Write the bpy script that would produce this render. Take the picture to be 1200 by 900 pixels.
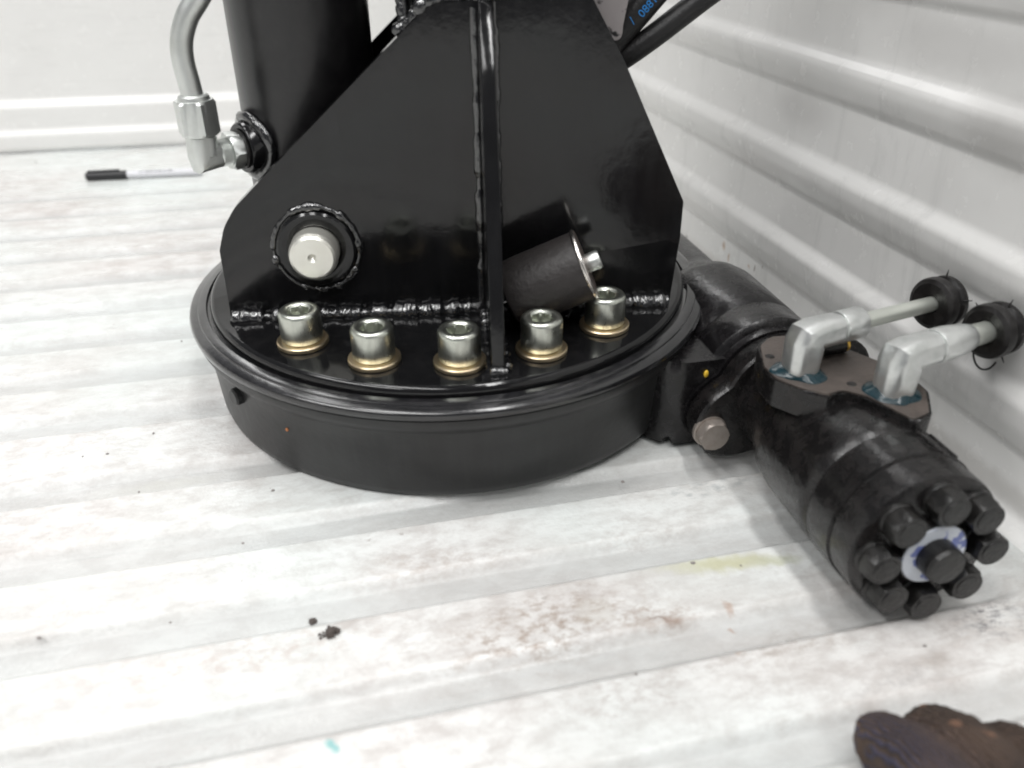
import bpy, bmesh, math, random
from mathutils import Vector, Matrix, Euler

# ------------------------------------------------------------------ scene, camera, light
for o in list(bpy.data.objects):
    bpy.data.objects.remove(o, do_unlink=True)
scene = bpy.context.scene
C = scene.collection
random.seed(7)

cam_data = bpy.data.cameras.new("camera")
cam = bpy.data.objects.new("camera", cam_data)
C.objects.link(cam)
cam_data.sensor_width = 36.0
cam_data.lens = 1020.9 / 1200.0 * 36.0
cam_data.clip_start = 0.01
cam_data.clip_end = 200.0
RF = ((0.9669, -0.2548, 0.0143), (-0.1138, -0.4808, -0.8694), (0.2284, 0.8390, -0.4939))
m = Matrix(((RF[0][0], -RF[1][0], -RF[2][0]),
            (RF[0][1], -RF[1][1], -RF[2][1]),
            (RF[0][2], -RF[1][2], -RF[2][2])))
cam.rotation_mode = 'QUATERNION'
cam.rotation_quaternion = m.to_quaternion()
cam.location = (-0.108, -0.5615, 0.3088)
cam_data.dof.use_dof = True
cam_data.dof.focus_distance = 0.56
cam_data.dof.aperture_fstop = 6.0
scene.camera = cam
scene.cycles.filter_width = 1.9

scene.view_settings.view_transform = 'Standard'
scene.view_settings.look = 'None'
scene.view_settings.exposure = 0.0
scene.view_settings.gamma = 1.0
scene.view_settings.use_curve_mapping = False

world = bpy.data.worlds.new("World")
scene.world = world
world.use_nodes = True
bg = world.node_tree.nodes['Background']
bg.inputs['Color'].default_value = (0.93, 0.95, 1.0, 1)
bg.inputs['Strength'].default_value = 0.17


def tube_light(name, x, y, z, lx, ly, power, color=(1, 0.995, 0.985)):
    d = bpy.data.lights.new(name, 'AREA')
    d.shape = 'RECTANGLE'
    d.size = lx
    d.size_y = ly
    d.energy = power
    d.color = color
    o = bpy.data.objects.new(name, d)
    o.location = (x, y, z)
    C.objects.link(o)
    return o


# workshop fluorescent rows; the leftmost is an unseen fill added for the side wall
for lx, ly, pw in ((0.30, -1.15, 54), (-0.95, -1.15, 50), (-2.2, -1.15, 84), (1.55, -1.15, 20), (0.30, 3.0, 30), (-0.95, 3.0, 34), (1.55, 3.0, 20)):
    tube_light("ceiling_and_fill_lamp", lx, ly, 2.9, 0.24 if lx == 0.30 else 0.42, 3.4, pw)


# ------------------------------------------------------------------ materials
def new_mat(name):
    mt = bpy.data.materials.new(name)
    mt.use_nodes = True
    nt = mt.node_tree
    return mt, nt, nt.nodes['Principled BSDF']


def nd(nt, t, **kw):
    n = nt.nodes.new(t)
    for k, v in kw.items():
        setattr(n, k, v)
    return n


def noise(nt, vec, scale, detail=4, rough=0.55, dist=0.0):
    n = nd(nt, 'ShaderNodeTexNoise')
    n.inputs['Scale'].default_value = scale
    n.inputs['Detail'].default_value = detail
    n.inputs['Roughness'].default_value = rough
    n.inputs['Distortion'].default_value = dist
    nt.links.new(vec, n.inputs['Vector'])
    return n.outputs['Fac']


def coord(nt, scale=(1, 1, 1), rot=(0, 0, 0)):
    tc = nd(nt, 'ShaderNodeTexCoord')
    mp = nd(nt, 'ShaderNodeMapping')
    mp.inputs['Scale'].default_value = scale
    mp.inputs['Rotation'].default_value = rot
    nt.links.new(tc.outputs['Object'], mp.inputs['Vector'])
    return mp.outputs['Vector']


def ramp(nt, fac, stops):
    r = nd(nt, 'ShaderNodeValToRGB')
    els = r.color_ramp.elements
    while len(els) < len(stops):
        els.new(0.5)
    for e, (p, c) in zip(els, stops):
        e.position = p
        e.color = (c[0], c[1], c[2], 1) if hasattr(c, '__len__') else (c, c, c, 1)
    nt.links.new(fac, r.inputs['Fac'])
    return r.outputs['Color']


def mix(nt, fac, a, b, blend='MIX'):
    n = nd(nt, 'ShaderNodeMix', data_type='RGBA', blend_type=blend)
    if isinstance(fac, (int, float)):
        n.inputs[0].default_value = fac
    else:
        nt.links.new(fac, n.inputs[0])
    for sock, v in ((n.inputs[6], a), (n.inputs[7], b)):
        if isinstance(v, (tuple, list)):
            sock.default_value = (v[0], v[1], v[2], 1)
        else:
            nt.links.new(v, sock)
    return n.outputs[2]


def math_n(nt, op, a, b=None, clamp=False):
    n = nd(nt, 'ShaderNodeMath', operation=op, use_clamp=clamp)
    for i, v in enumerate((a, b)):
        if v is None:
            continue
        if isinstance(v, (int, float)):
            n.inputs[i].default_value = v
        else:
            nt.links.new(v, n.inputs[i])
    return n.outputs[0]


def bump(nt, p, height, strength=0.3, dist=0.001):
    b = nd(nt, 'ShaderNodeBump')
    b.inputs['Strength'].default_value = strength
    b.inputs['Distance'].default_value = dist
    nt.links.new(height, b.inputs['Height'])
    nt.links.new(b.outputs['Normal'], p.inputs['Normal'])


def paint(name, col, rough, rough_var=0.1, dust=0.0, dust_col=(0.16, 0.15, 0.145), bumpy=0.08, wave=90, streak=False):
    mt, nt, p = new_mat(name)
    v = coord(nt)
    n1 = noise(nt, v, 38, 6, 0.6)
    vs = coord(nt, (1, 1, 0.12)) if streak else v
    n2 = noise(nt, vs, 160 if streak else 120, 5, 0.65, 0.4)
    base = mix(nt, ramp(nt, n1, [(0.3, 0.0), (0.75, 1.0)]), tuple(c * 0.8 for c in col), tuple(c * 1.25 for c in col))
    if dust > 0:
        d = math_n(nt, 'MULTIPLY', ramp(nt, n2, [(0.45, 0.0), (0.8, 1.0)]), dust)
        base = mix(nt, d, base, dust_col)
    nt.links.new(base, p.inputs['Base Color'])
    r = math_n(nt, 'ADD', math_n(nt, 'MULTIPLY', n2, rough_var * 2), rough - rough_var)
    nt.links.new(r, p.inputs['Roughness'])
    n3 = noise(nt, v, wave, 3, 0.5)
    bump(nt, p, n3, bumpy, 0.002)
    return mt


def metal(name, col, rough, var=0.12, dirt=0.25, dirt_col=(0.18, 0.17, 0.13), scale=90, metallic=1.0, stretch=(1, 1, 1)):
    mt, nt, p = new_mat(name)
    v = coord(nt, stretch)
    n1 = noise(nt, v, scale, 6, 0.6)
    n2 = noise(nt, v, scale * 4, 4, 0.6)
    f = math_n(nt, 'MULTIPLY', ramp(nt, n1, [(0.45, 0.0), (0.75, 1.0)]), dirt)
    nt.links.new(mix(nt, f, col, dirt_col), p.inputs['Base Color'])
    p.inputs['Metallic'].default_value = metallic
    nt.links.new(math_n(nt, 'ADD', math_n(nt, 'MULTIPLY', n2, 2 * var), rough - var), p.inputs['Roughness'])
    bump(nt, p, n2, 0.06, 0.001)
    return mt


M = {}
M['gloss'] = paint('gloss_black_paint', (0.0060, 0.0060, 0.0065), 0.14, 0.07, 0.14, (0.04, 0.039, 0.041), bumpy=0.06, wave=120, streak=True)
M['weld'] = paint('painted_weld', (0.008, 0.008, 0.009), 0.17, 0.06, 0.0, bumpy=0.7, wave=210)
M['barrel'] = paint('satin_black_paint', (0.010, 0.0095, 0.0105), 0.30, 0.06, 0.06, bumpy=0.04, wave=160)
M['matte'] = paint('dull_black_paint', (0.0095, 0.0095, 0.0097), 0.40, 0.08, 0.30, (0.045, 0.046, 0.046), bumpy=0.1, wave=200, streak=True)
M['lip'] = paint('worn_black_lip_paint', (0.006, 0.006, 0.007), 0.22, 0.10, 0.16, (0.09, 0.085, 0.095), bumpy=0.10, wave=200)
for _n in ('weld', 'lip', 'oily'):
    _p = M[_n].node_tree.nodes['Principled BSDF'] if _n in M else None
    if _p:
        _p.inputs['Coat Weight'].default_value = 1.0
        _p.inputs['Coat Roughness'].default_value = 0.09 if _n == 'weld' else 0.16
        _p.inputs['Coat IOR'].default_value = 1.6 if _n == 'weld' else 1.5
        _p.inputs['Specular IOR Level'].default_value = 0.7 if _n == 'weld' else 0.5
M['disc'] = paint('disc_black_paint', (0.006, 0.006, 0.0065), 0.10, 0.05, 0.03, bumpy=0.04, wave=140)
M['cast'] = paint('dirty_cast_iron_paint', (0.0060, 0.0055, 0.0056), 0.27, 0.16, 0.35, (0.040, 0.033, 0.032), bumpy=0.16, wave=230)
M['oily'] = paint('oily_black_paint', (0.006, 0.0055, 0.006), 0.26, 0.14, 0.25, (0.040, 0.035, 0.038), bumpy=0.16, wave=230)
M['bolt_black'] = paint('black_oxide', (0.0075, 0.0072, 0.007), 0.36, 0.14, 0.4, (0.040, 0.036, 0.033), bumpy=0.25, wave=400)
M['pad'] = paint('brown_machined_face', (0.060, 0.049, 0.043), 0.5, 0.1, 0.5, (0.11, 0.088, 0.075), bumpy=0.25, wave=400)
M['rubber'] = paint('dark_rubber', (0.022, 0.019, 0.0185), 0.52, 0.1, 0.4, (0.05, 0.045, 0.044), bumpy=0.25, wave=300)
M['plastic'] = paint('black_plastic', (0.006, 0.005, 0.005), 0.4, 0.1, 0.1, bumpy=0.2, wave=300)
M['hose'] = paint('hose_rubber', (0.010, 0.0095, 0.010), 0.45, 0.08, 0.15, (0.03, 0.028, 0.027), bumpy=0.2, wave=500)
M['zinc'] = metal('zinc_plate', (0.70, 0.72, 0.70), 0.42, 0.08, 0.3, (0.45, 0.46, 0.43))
M['zinc_bolt'] = metal('zinc_bolt', (0.62, 0.64, 0.58), 0.30, 0.1, 0.45, (0.30, 0.31, 0.27), 120, stretch=(3, 3, 0.4))
M['yellow_zinc'] = metal('yellow_passivated_zinc', (0.80, 0.66, 0.45), 0.34, 0.08, 0.4, (0.56, 0.38, 0.20), 130)
M['galv'] = metal('pale_galvanised', (0.74, 0.755, 0.745), 0.33, 0.12, 0.45, (0.44, 0.47, 0.45), 140, metallic=0.9)
M['tube'] = metal('steel_tube', (0.60, 0.62, 0.57), 0.36, 0.08, 0.3, (0.45, 0.46, 0.42), 70, metallic=0.7)
M['pin'] = metal('machined_pin', (0.80, 0.79, 0.73), 0.30, 0.05, 0.35, (0.60, 0.58, 0.50), 50, metallic=0.75)
M['rusty_bolt'] = metal('dull_steel', (0.36, 0.32, 0.29), 0.5, 0.1, 0.5, (0.22, 0.18, 0.155), 150, metallic=0.7)
M['plate_steel'] = metal('brownish_steel_plate', (0.26, 0.22, 0.205), 0.38, 0.1, 0.5, (0.12, 0.10, 0.095), 120, metallic=0.8)
M['edge_steel'] = metal('bright_steel_edge', (0.78, 0.74, 0.70), 0.25, 0.08, 0.3, (0.4, 0.36, 0.33), 120)
M['brass'] = metal('brass', (0.75, 0.48, 0.10), 0.35, 0.1, 0.4, (0.35, 0.2, 0.05), 200, metallic=0.8)


def simple(name, col, rough, metallic=0.0):
    mt, nt, p = new_mat(name)
    v = coord(nt)
    n = noise(nt, v, 300, 4)
    nt.links.new(mix(nt, n, tuple(c * 0.8 for c in col), tuple(min(1, c * 1.2) for c in col)), p.inputs['Base Color'])
    p.inputs['Roughness'].default_value = rough
    p.inputs['Metallic'].default_value = metallic
    return mt


M['sealant'] = simple('teal_thread_sealant', (0.004, 0.022, 0.030), 0.22)
M['blue_ink'] = simple('blue_hose_print', (0.02, 0.23, 0.62), 0.5)
M['yellow_paint'] = simple('yellow_paint_mark', (0.62, 0.40, 0.03), 0.5)
M['grey_ink'] = simple('grey_ink', (0.22, 0.22, 0.25), 0.6)
M['pen_white'] = simple('white_pen_plastic', (0.66, 0.66, 0.69), 0.4)
M['pen_cap'] = simple('black_pen_cap', (0.018, 0.018, 0.02), 0.4)
M['grit'] = simple('dark_grit', (0.075, 0.062, 0.056), 0.9)
M['skin_gap'] = simple('tan_lining', (0.42, 0.24, 0.16), 0.7)


def label_mat():
    mt, nt, p = new_mat('blue_and_white_label')
    v = coord(nt)
    n = noise(nt, v, 175, 2, 0.4)
    n2 = noise(nt, v, 300, 3)
    c = mix(nt, ramp(nt, n, [(0.53, 0.0), (0.56, 1.0)]), (0.68, 0.71, 0.76), (0.07, 0.10, 0.40))
    c = mix(nt, math_n(nt, 'MULTIPLY', n2, 0.5), c, (0.42, 0.47, 0.56))
    nt.links.new(c, p.inputs['Base Color'])
    p.inputs['Roughness'].default_value = 0.45
    return mt


M['label'] = label_mat()


def tag_mat():
    mt, nt, p = new_mat('scuffed_grey_tag')
    v = coord(nt)
    n = noise(nt, v, 85, 3, 0.5)
    n2 = noise(nt, v, 60, 4)
    c = mix(nt, n2, (0.30, 0.27, 0.27), (0.42, 0.39, 0.39))
    c = mix(nt, ramp(nt, n, [(0.60, 0.0), (0.64, 1.0)]), c, (0.015, 0.015, 0.017))
    nt.links.new(c, p.inputs['Base Color'])
    p.inputs['Roughness'].default_value = 0.4
    p.inputs['Metallic'].default_value = 0.3
    return mt


M['tag'] = tag_mat()


def glove_mat():
    mt, nt, p = new_mat('brown_knit')
    v = coord(nt)
    w = nd(nt, 'ShaderNodeTexWave', wave_type='BANDS', bands_direction='X')
    w.inputs['Scale'].default_value = 170
    w.inputs['Distortion'].default_value = 0.5
    w.inputs['Detail'].default_value = 2
    w.inputs['Detail Scale'].default_value = 3
    nt.links.new(v, w.inputs['Vector'])
    n = noise(nt, v, 30, 5)
    n2 = noise(nt, v, 500, 3)
    c = mix(nt, ramp(nt, n, [(0.35, 0.0), (0.65, 1.0)]), (0.045, 0.029, 0.022), (0.115, 0.074, 0.054))
    # navy stripes on the side of the forefinger
    sx = nd(nt, 'ShaderNodeSeparateXYZ')
    nt.links.new(v, sx.inputs[0])
    blue = math_n(nt, 'MULTIPLY', ramp(nt, w.outputs['Fac'], [(0.45, 0.0), (0.6, 1.0)]),
                  ramp(nt, math_n(nt, 'ADD', math_n(nt, 'MULTIPLY', sx.outputs[0], -30.0), 0.0), [(0.35, 0.0), (0.9, 1.0)]))
    c = mix(nt, math_n(nt, 'MULTIPLY', blue, 0.55), c, (0.045, 0.055, 0.125))
    tan = ramp(nt, noise(nt, v, 85, 2, 0.4), [(0.66, 0.0), (0.71, 1.0)])
    c = mix(nt, math_n(nt, 'MULTIPLY', tan, 0.7), c, (0.36, 0.19, 0.12))
    c = mix(nt, math_n(nt, 'MULTIPLY', n2, 0.35), c, (0.012, 0.010, 0.010))
    nt.links.new(c, p.inputs['Base Color'])
    p.inputs['Roughness'].default_value = 0.9
    h = math_n(nt, 'ADD', w.outputs['Fac'], math_n(nt, 'MULTIPLY', n2, 1.5))
    bump(nt, p, h, 1.0, 0.0016)
    return mt


M['glove'] = glove_mat()


def blob(nt, v, x, y, rx, ry, ang=0.0, soft=0.5, warp=None, z=None, rz=0.01):
    """soft round mask of a stain lying at (x, y)"""
    mp = nd(nt, 'ShaderNodeMapping', vector_type='TEXTURE')
    mp.inputs['Location'].default_value = (x, y, z or 0)
    mp.inputs['Rotation'].default_value = (0, 0, ang)
    mp.inputs['Scale'].default_value = (rx, ry, rz if z is not None else 1000)
    nt.links.new(warp if warp is not None else v, mp.inputs['Vector'])
    ln = nd(nt, 'ShaderNodeVectorMath', operation='LENGTH')
    nt.links.new(mp.outputs['Vector'], ln.inputs[0])
    mr = nd(nt, 'ShaderNodeMapRange', interpolation_type='SMOOTHSTEP')
    mr.inputs['From Min'].default_value = 1.0
    mr.inputs['From Max'].default_value = 1.0 - soft
    nt.links.new(ln.outputs['Value'], mr.inputs['Value'])
    return mr.outputs['Result']


def warped(nt, v, amount, scale):
    n = nd(nt, 'ShaderNodeTexNoise')
    n.inputs['Scale'].default_value = scale
    n.inputs['Detail'].default_value = 4
    nt.links.new(v, n.inputs['Vector'])
    s = nd(nt, 'ShaderNodeVectorMath', operation='SUBTRACT')
    nt.links.new(n.outputs['Color'], s.inputs[0])
    s.inputs[1].default_value = (0.5, 0.5, 0.5)
    sc = nd(nt, 'ShaderNodeVectorMath', operation='SCALE')
    nt.links.new(s.outputs[0], sc.inputs[0])
    sc.inputs['Scale'].default_value = amount
    a = nd(nt, 'ShaderNodeVectorMath', operation='ADD')
    nt.links.new(v, a.inputs[0])
    nt.links.new(sc.outputs[0], a.inputs[1])
    return a.outputs[0]


def floor_mat():
    mt, nt, p = new_mat('dirty_white_floor_paint')
    v = coord(nt)
    wv = warped(nt, v, 0.035, 55)
    c = (0.70, 0.71, 0.70)
    big = noise(nt, coord(nt, (0.6, 1.5, 1)), 9, 5, 0.6, 0.5)
    c = mix(nt, ramp(nt, big, [(0.35, 0.0), (0.7, 1.0)]), c, (0.63, 0.61, 0.595))
    mid = noise(nt, coord(nt, (0.75, 1.3, 1)), 62, 8, 0.74, 0.15)
    c = mix(nt, math_n(nt, 'MULTIPLY', ramp(nt, mid, [(0.43, 0.0), (0.62, 1.0)]), 0.58), c, (0.40, 0.365, 0.345))
    # trodden-in smears that follow the ribs, and fine grain
    sm = noise(nt, coord(nt, (0.55, 1.5, 1)), 30, 7, 0.72, 0.3)
    gate = ramp(nt, noise(nt, coord(nt, (0.7, 1.2, 1)), 6.5, 3, 0.5), [(0.40, 0.0), (0.62, 1.0)])
    c = mix(nt, math_n(nt, 'MULTIPLY', math_n(nt, 'MULTIPLY', ramp(nt, sm, [(0.42, 0.0), (0.62, 1.0)]), gate), 0.60), c, (0.42, 0.375, 0.35))
    fine = noise(nt, coord(nt, (1.0, 0.45, 1)), 330, 5, 0.8)
    c = mix(nt, math_n(nt, 'MULTIPLY', math_n(nt, 'MULTIPLY', ramp(nt, fine, [(0.55, 0.0), (0.72, 1.0)]), ramp(nt, mid, [(0.42, 0.15), (0.60, 1.0)])), 0.5), c, (0.38, 0.35, 0.335))
    cool = ramp(nt, noise(nt, v, 5.0, 2, 0.5), [(0.40, 0.0), (0.65, 1.0)])
    c = mix(nt, math_n(nt, 'MULTIPLY', cool, 0.55), c, (0.655, 0.715, 0.70))
    # scuffed brown areas
    for (x, y, rx, ry, a, s, col) in [
            (-0.01, -0.272, 0.085, 0.034, 0.1, 1.0, (0.34, 0.28, 0.24)),
            (0.10, -0.305, 0.06, 0.022, 0.1, 0.9, (0.38, 0.34, 0.31)),
            (-0.05, -0.215, 0.07, 0.018, 0.0, 0.8, (0.44, 0.40, 0.37)),
            (0.06, -0.215, 0.05, 0.016, 0.0, 0.7, (0.44, 0.41, 0.39)),
            (-0.20, -0.300, 0.09, 0.020, 0.1, 0.8, (0.46, 0.42, 0.40)),
            (-0.34, 0.10, 0.14, 0.05, 0.0, 0.6, (0.50, 0.48, 0.46)),
            (-0.30, 0.33, 0.16, 0.06, 0.0, 0.6, (0.52, 0.50, 0.48)),
            (0.045, -0.276, 0.030, 0.016, -0.3, 0.9, (0.33, 0.26, 0.22)),
            (-0.16, -0.255, 0.12, 0.020, 0.05, 0.9, (0.50, 0.45, 0.42)),
            (0.02, -0.315, 0.09, 0.018, 0.1, 0.8, (0.45, 0.42, 0.40)),
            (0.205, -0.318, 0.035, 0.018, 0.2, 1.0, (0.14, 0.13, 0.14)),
            (-0.26, -0.04, 0.10, 0.025, 0.1, 0.9, (0.52, 0.49, 0.47)),
            (0.14, -0.34, 0.06, 0.018, 0.1, 0.8, (0.42, 0.40, 0.39)),
            (0.12, -0.183, 0.05, 0.010, 0.0, 0.8, (0.36, 0.38, 0.38)),
            (-0.35, -0.16, 0.2, 0.03, 0.1, 0.7, (0.55, 0.52, 0.50))]:
        msk = blob(nt, v, x, y, rx, ry, a, 0.9, wv)
        sp = ramp(nt, noise(nt, coord(nt, (0.8, 1.3, 1)), 150, 6, 0.75), [(0.46, 0.0), (0.62, 1.0)])
        c = mix(nt, math_n(nt, 'MULTIPLY', math_n(nt, 'MULTIPLY', msk, sp), s), c, col)
    wv2 = warped(nt, v, 0.010, 150)
    for (x, y, rx, ry, a, s, soft, col) in [
            (0.096, -0.2490, 0.050, 0.0095, -0.13, 0.75, 0.9, (0.46, 0.45, 0.27)),   # greenish-yellow smear
            (0.125, -0.2535, 0.020, 0.006, -0.1, 0.35, 0.9, (0.34, 0.36, 0.22)),
            (0.0165, -0.2645, 0.013, 0.011, 0.0, 0.28, 0.4, (0.46, 0.43, 0.38)),
            (-0.1141, -0.3131, 0.0042, 0.0050, 0.4, 0.75, 0.7, (0.15, 0.42, 0.42)),  # teal spot
            (0.082, -0.279, 0.0022, 0.006, 0.25, 0.55, 0.9, (0.36, 0.23, 0.16)),
            (0.0795, -0.2895, 0.002, 0.003, 0.3, 0.9, 0.7, (0.38, 0.18, 0.09)),
            (0.074, -0.3059, 0.0045, 0.0035, 0.3, 0.7, 0.8, (0.45, 0.27, 0.17)),
            (0.047, -0.2785, 0.010, 0.0012, -0.5, 0.8, 0.8, (0.25, 0.19, 0.16)),
            (0.052, -0.2815, 0.006, 0.003, -0.1, 0.8, 0.8, (0.27, 0.2, 0.16)),
            (-0.10, -0.243, 0.016, 0.009, 0, 0.5, 0.9, (0.36, 0.32, 0.3)),
            (-0.20, -0.099, 0.05, 0.010, 0.05, 0.25, 0.8, (0.62, 0.60, 0.46)),
            (0.1175, -0.3535, 0.010, 0.012, 0, 0.5, 0.9, (0.35, 0.29, 0.26)),
            (0.16, -0.334, 0.014, 0.006, 0, 0.45, 0.9, (0.33, 0.29, 0.26))]:
        msk = blob(nt, v, x, y, rx, ry, a, soft, wv2)
        c = mix(nt, math_n(nt, 'MULTIPLY', msk, s), c, col)
    # fine specks and scratches
    vor = nd(nt, 'ShaderNodeTexVoronoi')
    vor.inputs['Scale'].default_value = 60
    nt.links.new(warped(nt, v, 0.006, 200), vor.inputs['Vector'])
    rnd = nd(nt, 'ShaderNodeSeparateColor')
    nt.links.new(vor.outputs['Color'], rnd.inputs[0])
    keep = math_n(nt, 'GREATER_THAN', rnd.outputs[0], 0.70)
    size = math_n(nt, 'MULTIPLY', rnd.outputs[1], 0.10)
    spot = math_n(nt, 'MULTIPLY', math_n(nt, 'LESS_THAN', vor.outputs['Distance'], size), keep)
    c = mix(nt, math_n(nt, 'MULTIPLY', spot, 0.6), c, (0.36, 0.33, 0.31))
    # groove shading painted into the colour as grey, along with dirt lying there
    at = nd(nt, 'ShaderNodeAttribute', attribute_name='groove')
    groove_shade_dirt = math_n(nt, 'MULTIPLY', at.outputs['Fac'], ramp(nt, noise(nt, coord(nt, (0.5, 2, 1)), 24, 6, 0.7), [(0.30, 0.55), (0.60, 1.0)]))
    c = mix(nt, math_n(nt, 'MULTIPLY', groove_shade_dirt, 0.66), c, (0.41, 0.415, 0.41))
    nt.links.new(c, p.inputs['Base Color'])
    wet = ramp(nt, noise(nt, coord(nt, (0.6, 1.4, 1)), 11, 4, 0.6), [(0.40, 0.07), (0.62, 0.36)])
    r = math_n(nt, 'ADD', math_n(nt, 'MULTIPLY', mid, 0.22), wet)
    nt.links.new(r, p.inputs['Roughness'])
    bump(nt, p, math_n(nt, 'ADD', mid, noise(nt, v, 400, 3)), 0.16, 0.002)
    return mt


def wall_mat(name, side):
    mt, nt, p = new_mat(name)
    v = coord(nt)
    c = (0.79, 0.785, 0.77)
    big = noise(nt, coord(nt, (1, 1, 1.6)), 7, 5, 0.6, 0.4)
    c = mix(nt, ramp(nt, big, [(0.35, 0.0), (0.7, 1.0)]), c, (0.73, 0.725, 0.71))
    if side:
        run = noise(nt, coord(nt, (3, 1.6, 0.35)), 22, 6, 0.7, 0.5)
        c = mix(nt, math_n(nt, 'MULTIPLY', ramp(nt, run, [(0.54, 0.0), (0.75, 1.0)]), 0.5), c, (0.50, 0.50, 0.49))
        wv = warped(nt, v, 0.006, 160)
        for (y, z, ry, rz, s, col) in [
                (0.1047, 0.0335, 0.0035, 0.006, 0.75, (0.42, 0.25, 0.13)),
                (0.0940, 0.0270, 0.0030, 0.006, 0.75, (0.40, 0.22, 0.10)),
                (0.0582, 0.0324, 0.0030, 0.003, 0.6, (0.45, 0.27, 0.16)),
                (0.0482, 0.0341, 0.0015, 0.004, 0.9, (0.14, 0.09, 0.07)),
                (0.0370, 0.0400, 0.0014, 0.003, 0.8, (0.18, 0.13, 0.10)),
                (0.1790, 0.0150, 0.0030, 0.004, 0.8, (0.10, 0.09, 0.08)),
                (-0.18, 0.20, 0.05, 0.03, 0.5, (0.42, 0.41, 0.40)),
                (-0.12, 0.235, 0.10, 0.025, 0.4, (0.45, 0.44, 0.43)),
                (0.02, 0.17, 0.05, 0.02, 0.35, (0.46, 0.45, 0.44)),
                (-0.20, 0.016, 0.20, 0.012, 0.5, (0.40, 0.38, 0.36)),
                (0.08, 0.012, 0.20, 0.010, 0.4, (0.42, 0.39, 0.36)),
                (-0.05, 0.255, 0.05, 0.02, 0.3, (0.46, 0.45, 0.44))]:
            mp = nd(nt, 'ShaderNodeMapping', vector_type='TEXTURE')
            mp.inputs['Location'].default_value = (0, y, z)
            mp.inputs['Scale'].default_value = (1000, ry, rz)
            nt.links.new(wv, mp.inputs['Vector'])
            ln = nd(nt, 'ShaderNodeVectorMath', operation='LENGTH')
            nt.links.new(mp.outputs['Vector'], ln.inputs[0])
            mr = nd(nt, 'ShaderNodeMapRange', interpolation_type='SMOOTHSTEP')
            mr.inputs['From Min'].default_value = 1.0
            mr.inputs['From Max'].default_value = 0.2
            nt.links.new(ln.outputs['Value'], mr.inputs['Value'])
            c = mix(nt, math_n(nt, 'MULTIPLY', mr.outputs['Result'], s), c, col)
        nt.links.new(c, p.inputs['Base Color'])
    else:
        sc = noise(nt, coord(nt, (0.4, 1, 4)), 40, 5, 0.7)
        c = mix(nt, math_n(nt, 'MULTIPLY', ramp(nt, sc, [(0.56, 0.0), (0.75, 1.0)]), 0.25), c, (0.52, 0.51, 0.49))
        nt.links.new(c, p.inputs['Base Color'])
    n2 = noise(nt, v, 70, 4, 0.6)
    nt.links.new(math_n(nt, 'ADD', math_n(nt, 'MULTIPLY', n2, 0.28), 0.10), p.inputs['Roughness'])
    bump(nt, p, noise(nt, v, 28, 2), 0.03, 0.01)
    return mt


M['floor'] = floor_mat()
M['wall_side'] = wall_mat('scuffed_white_side_paint', True)
M['wall_back'] = wall_mat('white_headboard_paint', False)


# ------------------------------------------------------------------ mesh helpers
def finish(bm, name, mat, parent=None, sharp=35, xf=None):
    me = bpy.data.meshes.new(name)
    if xf is not None:
        bmesh.ops.transform(bm, matrix=xf, verts=bm.verts)
    bmesh.ops.recalc_face_normals(bm, faces=bm.faces)
    bm.to_mesh(me)
    bm.free()
    for pl in me.polygons:
        pl.use_smooth = True
    me.set_sharp_from_angle(angle=math.radians(sharp))
    me.materials.append(mat)
    o = bpy.data.objects.new(name, me)
    C.objects.link(o)
    if parent is not None:
        o.parent = parent
    return o


def frame(origin, axis, up=(0, 0, 1)):
    """matrix whose local z runs along axis"""
    z = Vector(axis).normalized()
    u = Vector(up)
    x = u.cross(z)
    if x.length < 1e-5:
        x = Vector((1, 0, 0))
    x.normalize()
    y = z.cross(x)
    mm = Matrix((x, y, z)).transposed().to_4x4()
    mm.translation = Vector(origin)
    return mm


def loft(bm, rings, mtx=None, close=True, cap0=True, cap1=True):
    mtx = mtx or Matrix.Identity(4)
    vs = [[bm.verts.new(mtx @ Vector(p)) for p in r] for r in rings]
    n = len(vs[0])
    for a, b in zip(vs, vs[1:]):
        for i in range(n if close else n - 1):
            j = (i + 1) % n
            bm.faces.new((a[i], a[j], b[j], b[i]))
    if cap0:
        bm.faces.new(vs[0][::-1])
    if cap1:
        bm.faces.new(vs[-1])
    return vs


def ring(r, h, n, fn=None, ph=0.0):
    out = []
    for i in range(n):
        t = 2 * math.pi * i / n + ph
        rr = r * (fn(t) if fn else 1.0)
        out.append((rr * math.cos(t), rr * math.sin(t), h))
    return out


def lathe(bm, prof, n=64, mtx=None, cap0=True, cap1=True, fn=None, ph=0.0):
    return loft(bm, [ring(r, h, n, fn, ph) for r, h in prof], mtx, True, cap0, cap1)


def hexfn(t):
    k = (t % (math.pi / 3)) - math.pi / 6
    return math.cos(math.pi / 6) / math.cos(k) / math.cos(math.pi / 6)   # across flats radius = r


def hexagon(bm, r, h0, h1, mtx=None, ch=0.12, n=36, ph=0.0):
    """hex nut with chamfered corners; r is half the width across flats"""
    hx = [ring(r, h0 + (h1 - h0) * ch, n, hexfn, ph), ring(r, h1 - (h1 - h0) * ch, n, hexfn, ph)]
    bot = [(p[0] * min(1, r * 1.0 / math.hypot(p[0], p[1])), p[1] * min(1, r * 1.0 / math.hypot(p[0], p[1])), h0) for p in hx[0]]
    top = [(p[0], p[1], h1) for p in bot]
    return loft(bm, [bot, hx[0], hx[1], top], mtx)


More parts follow.
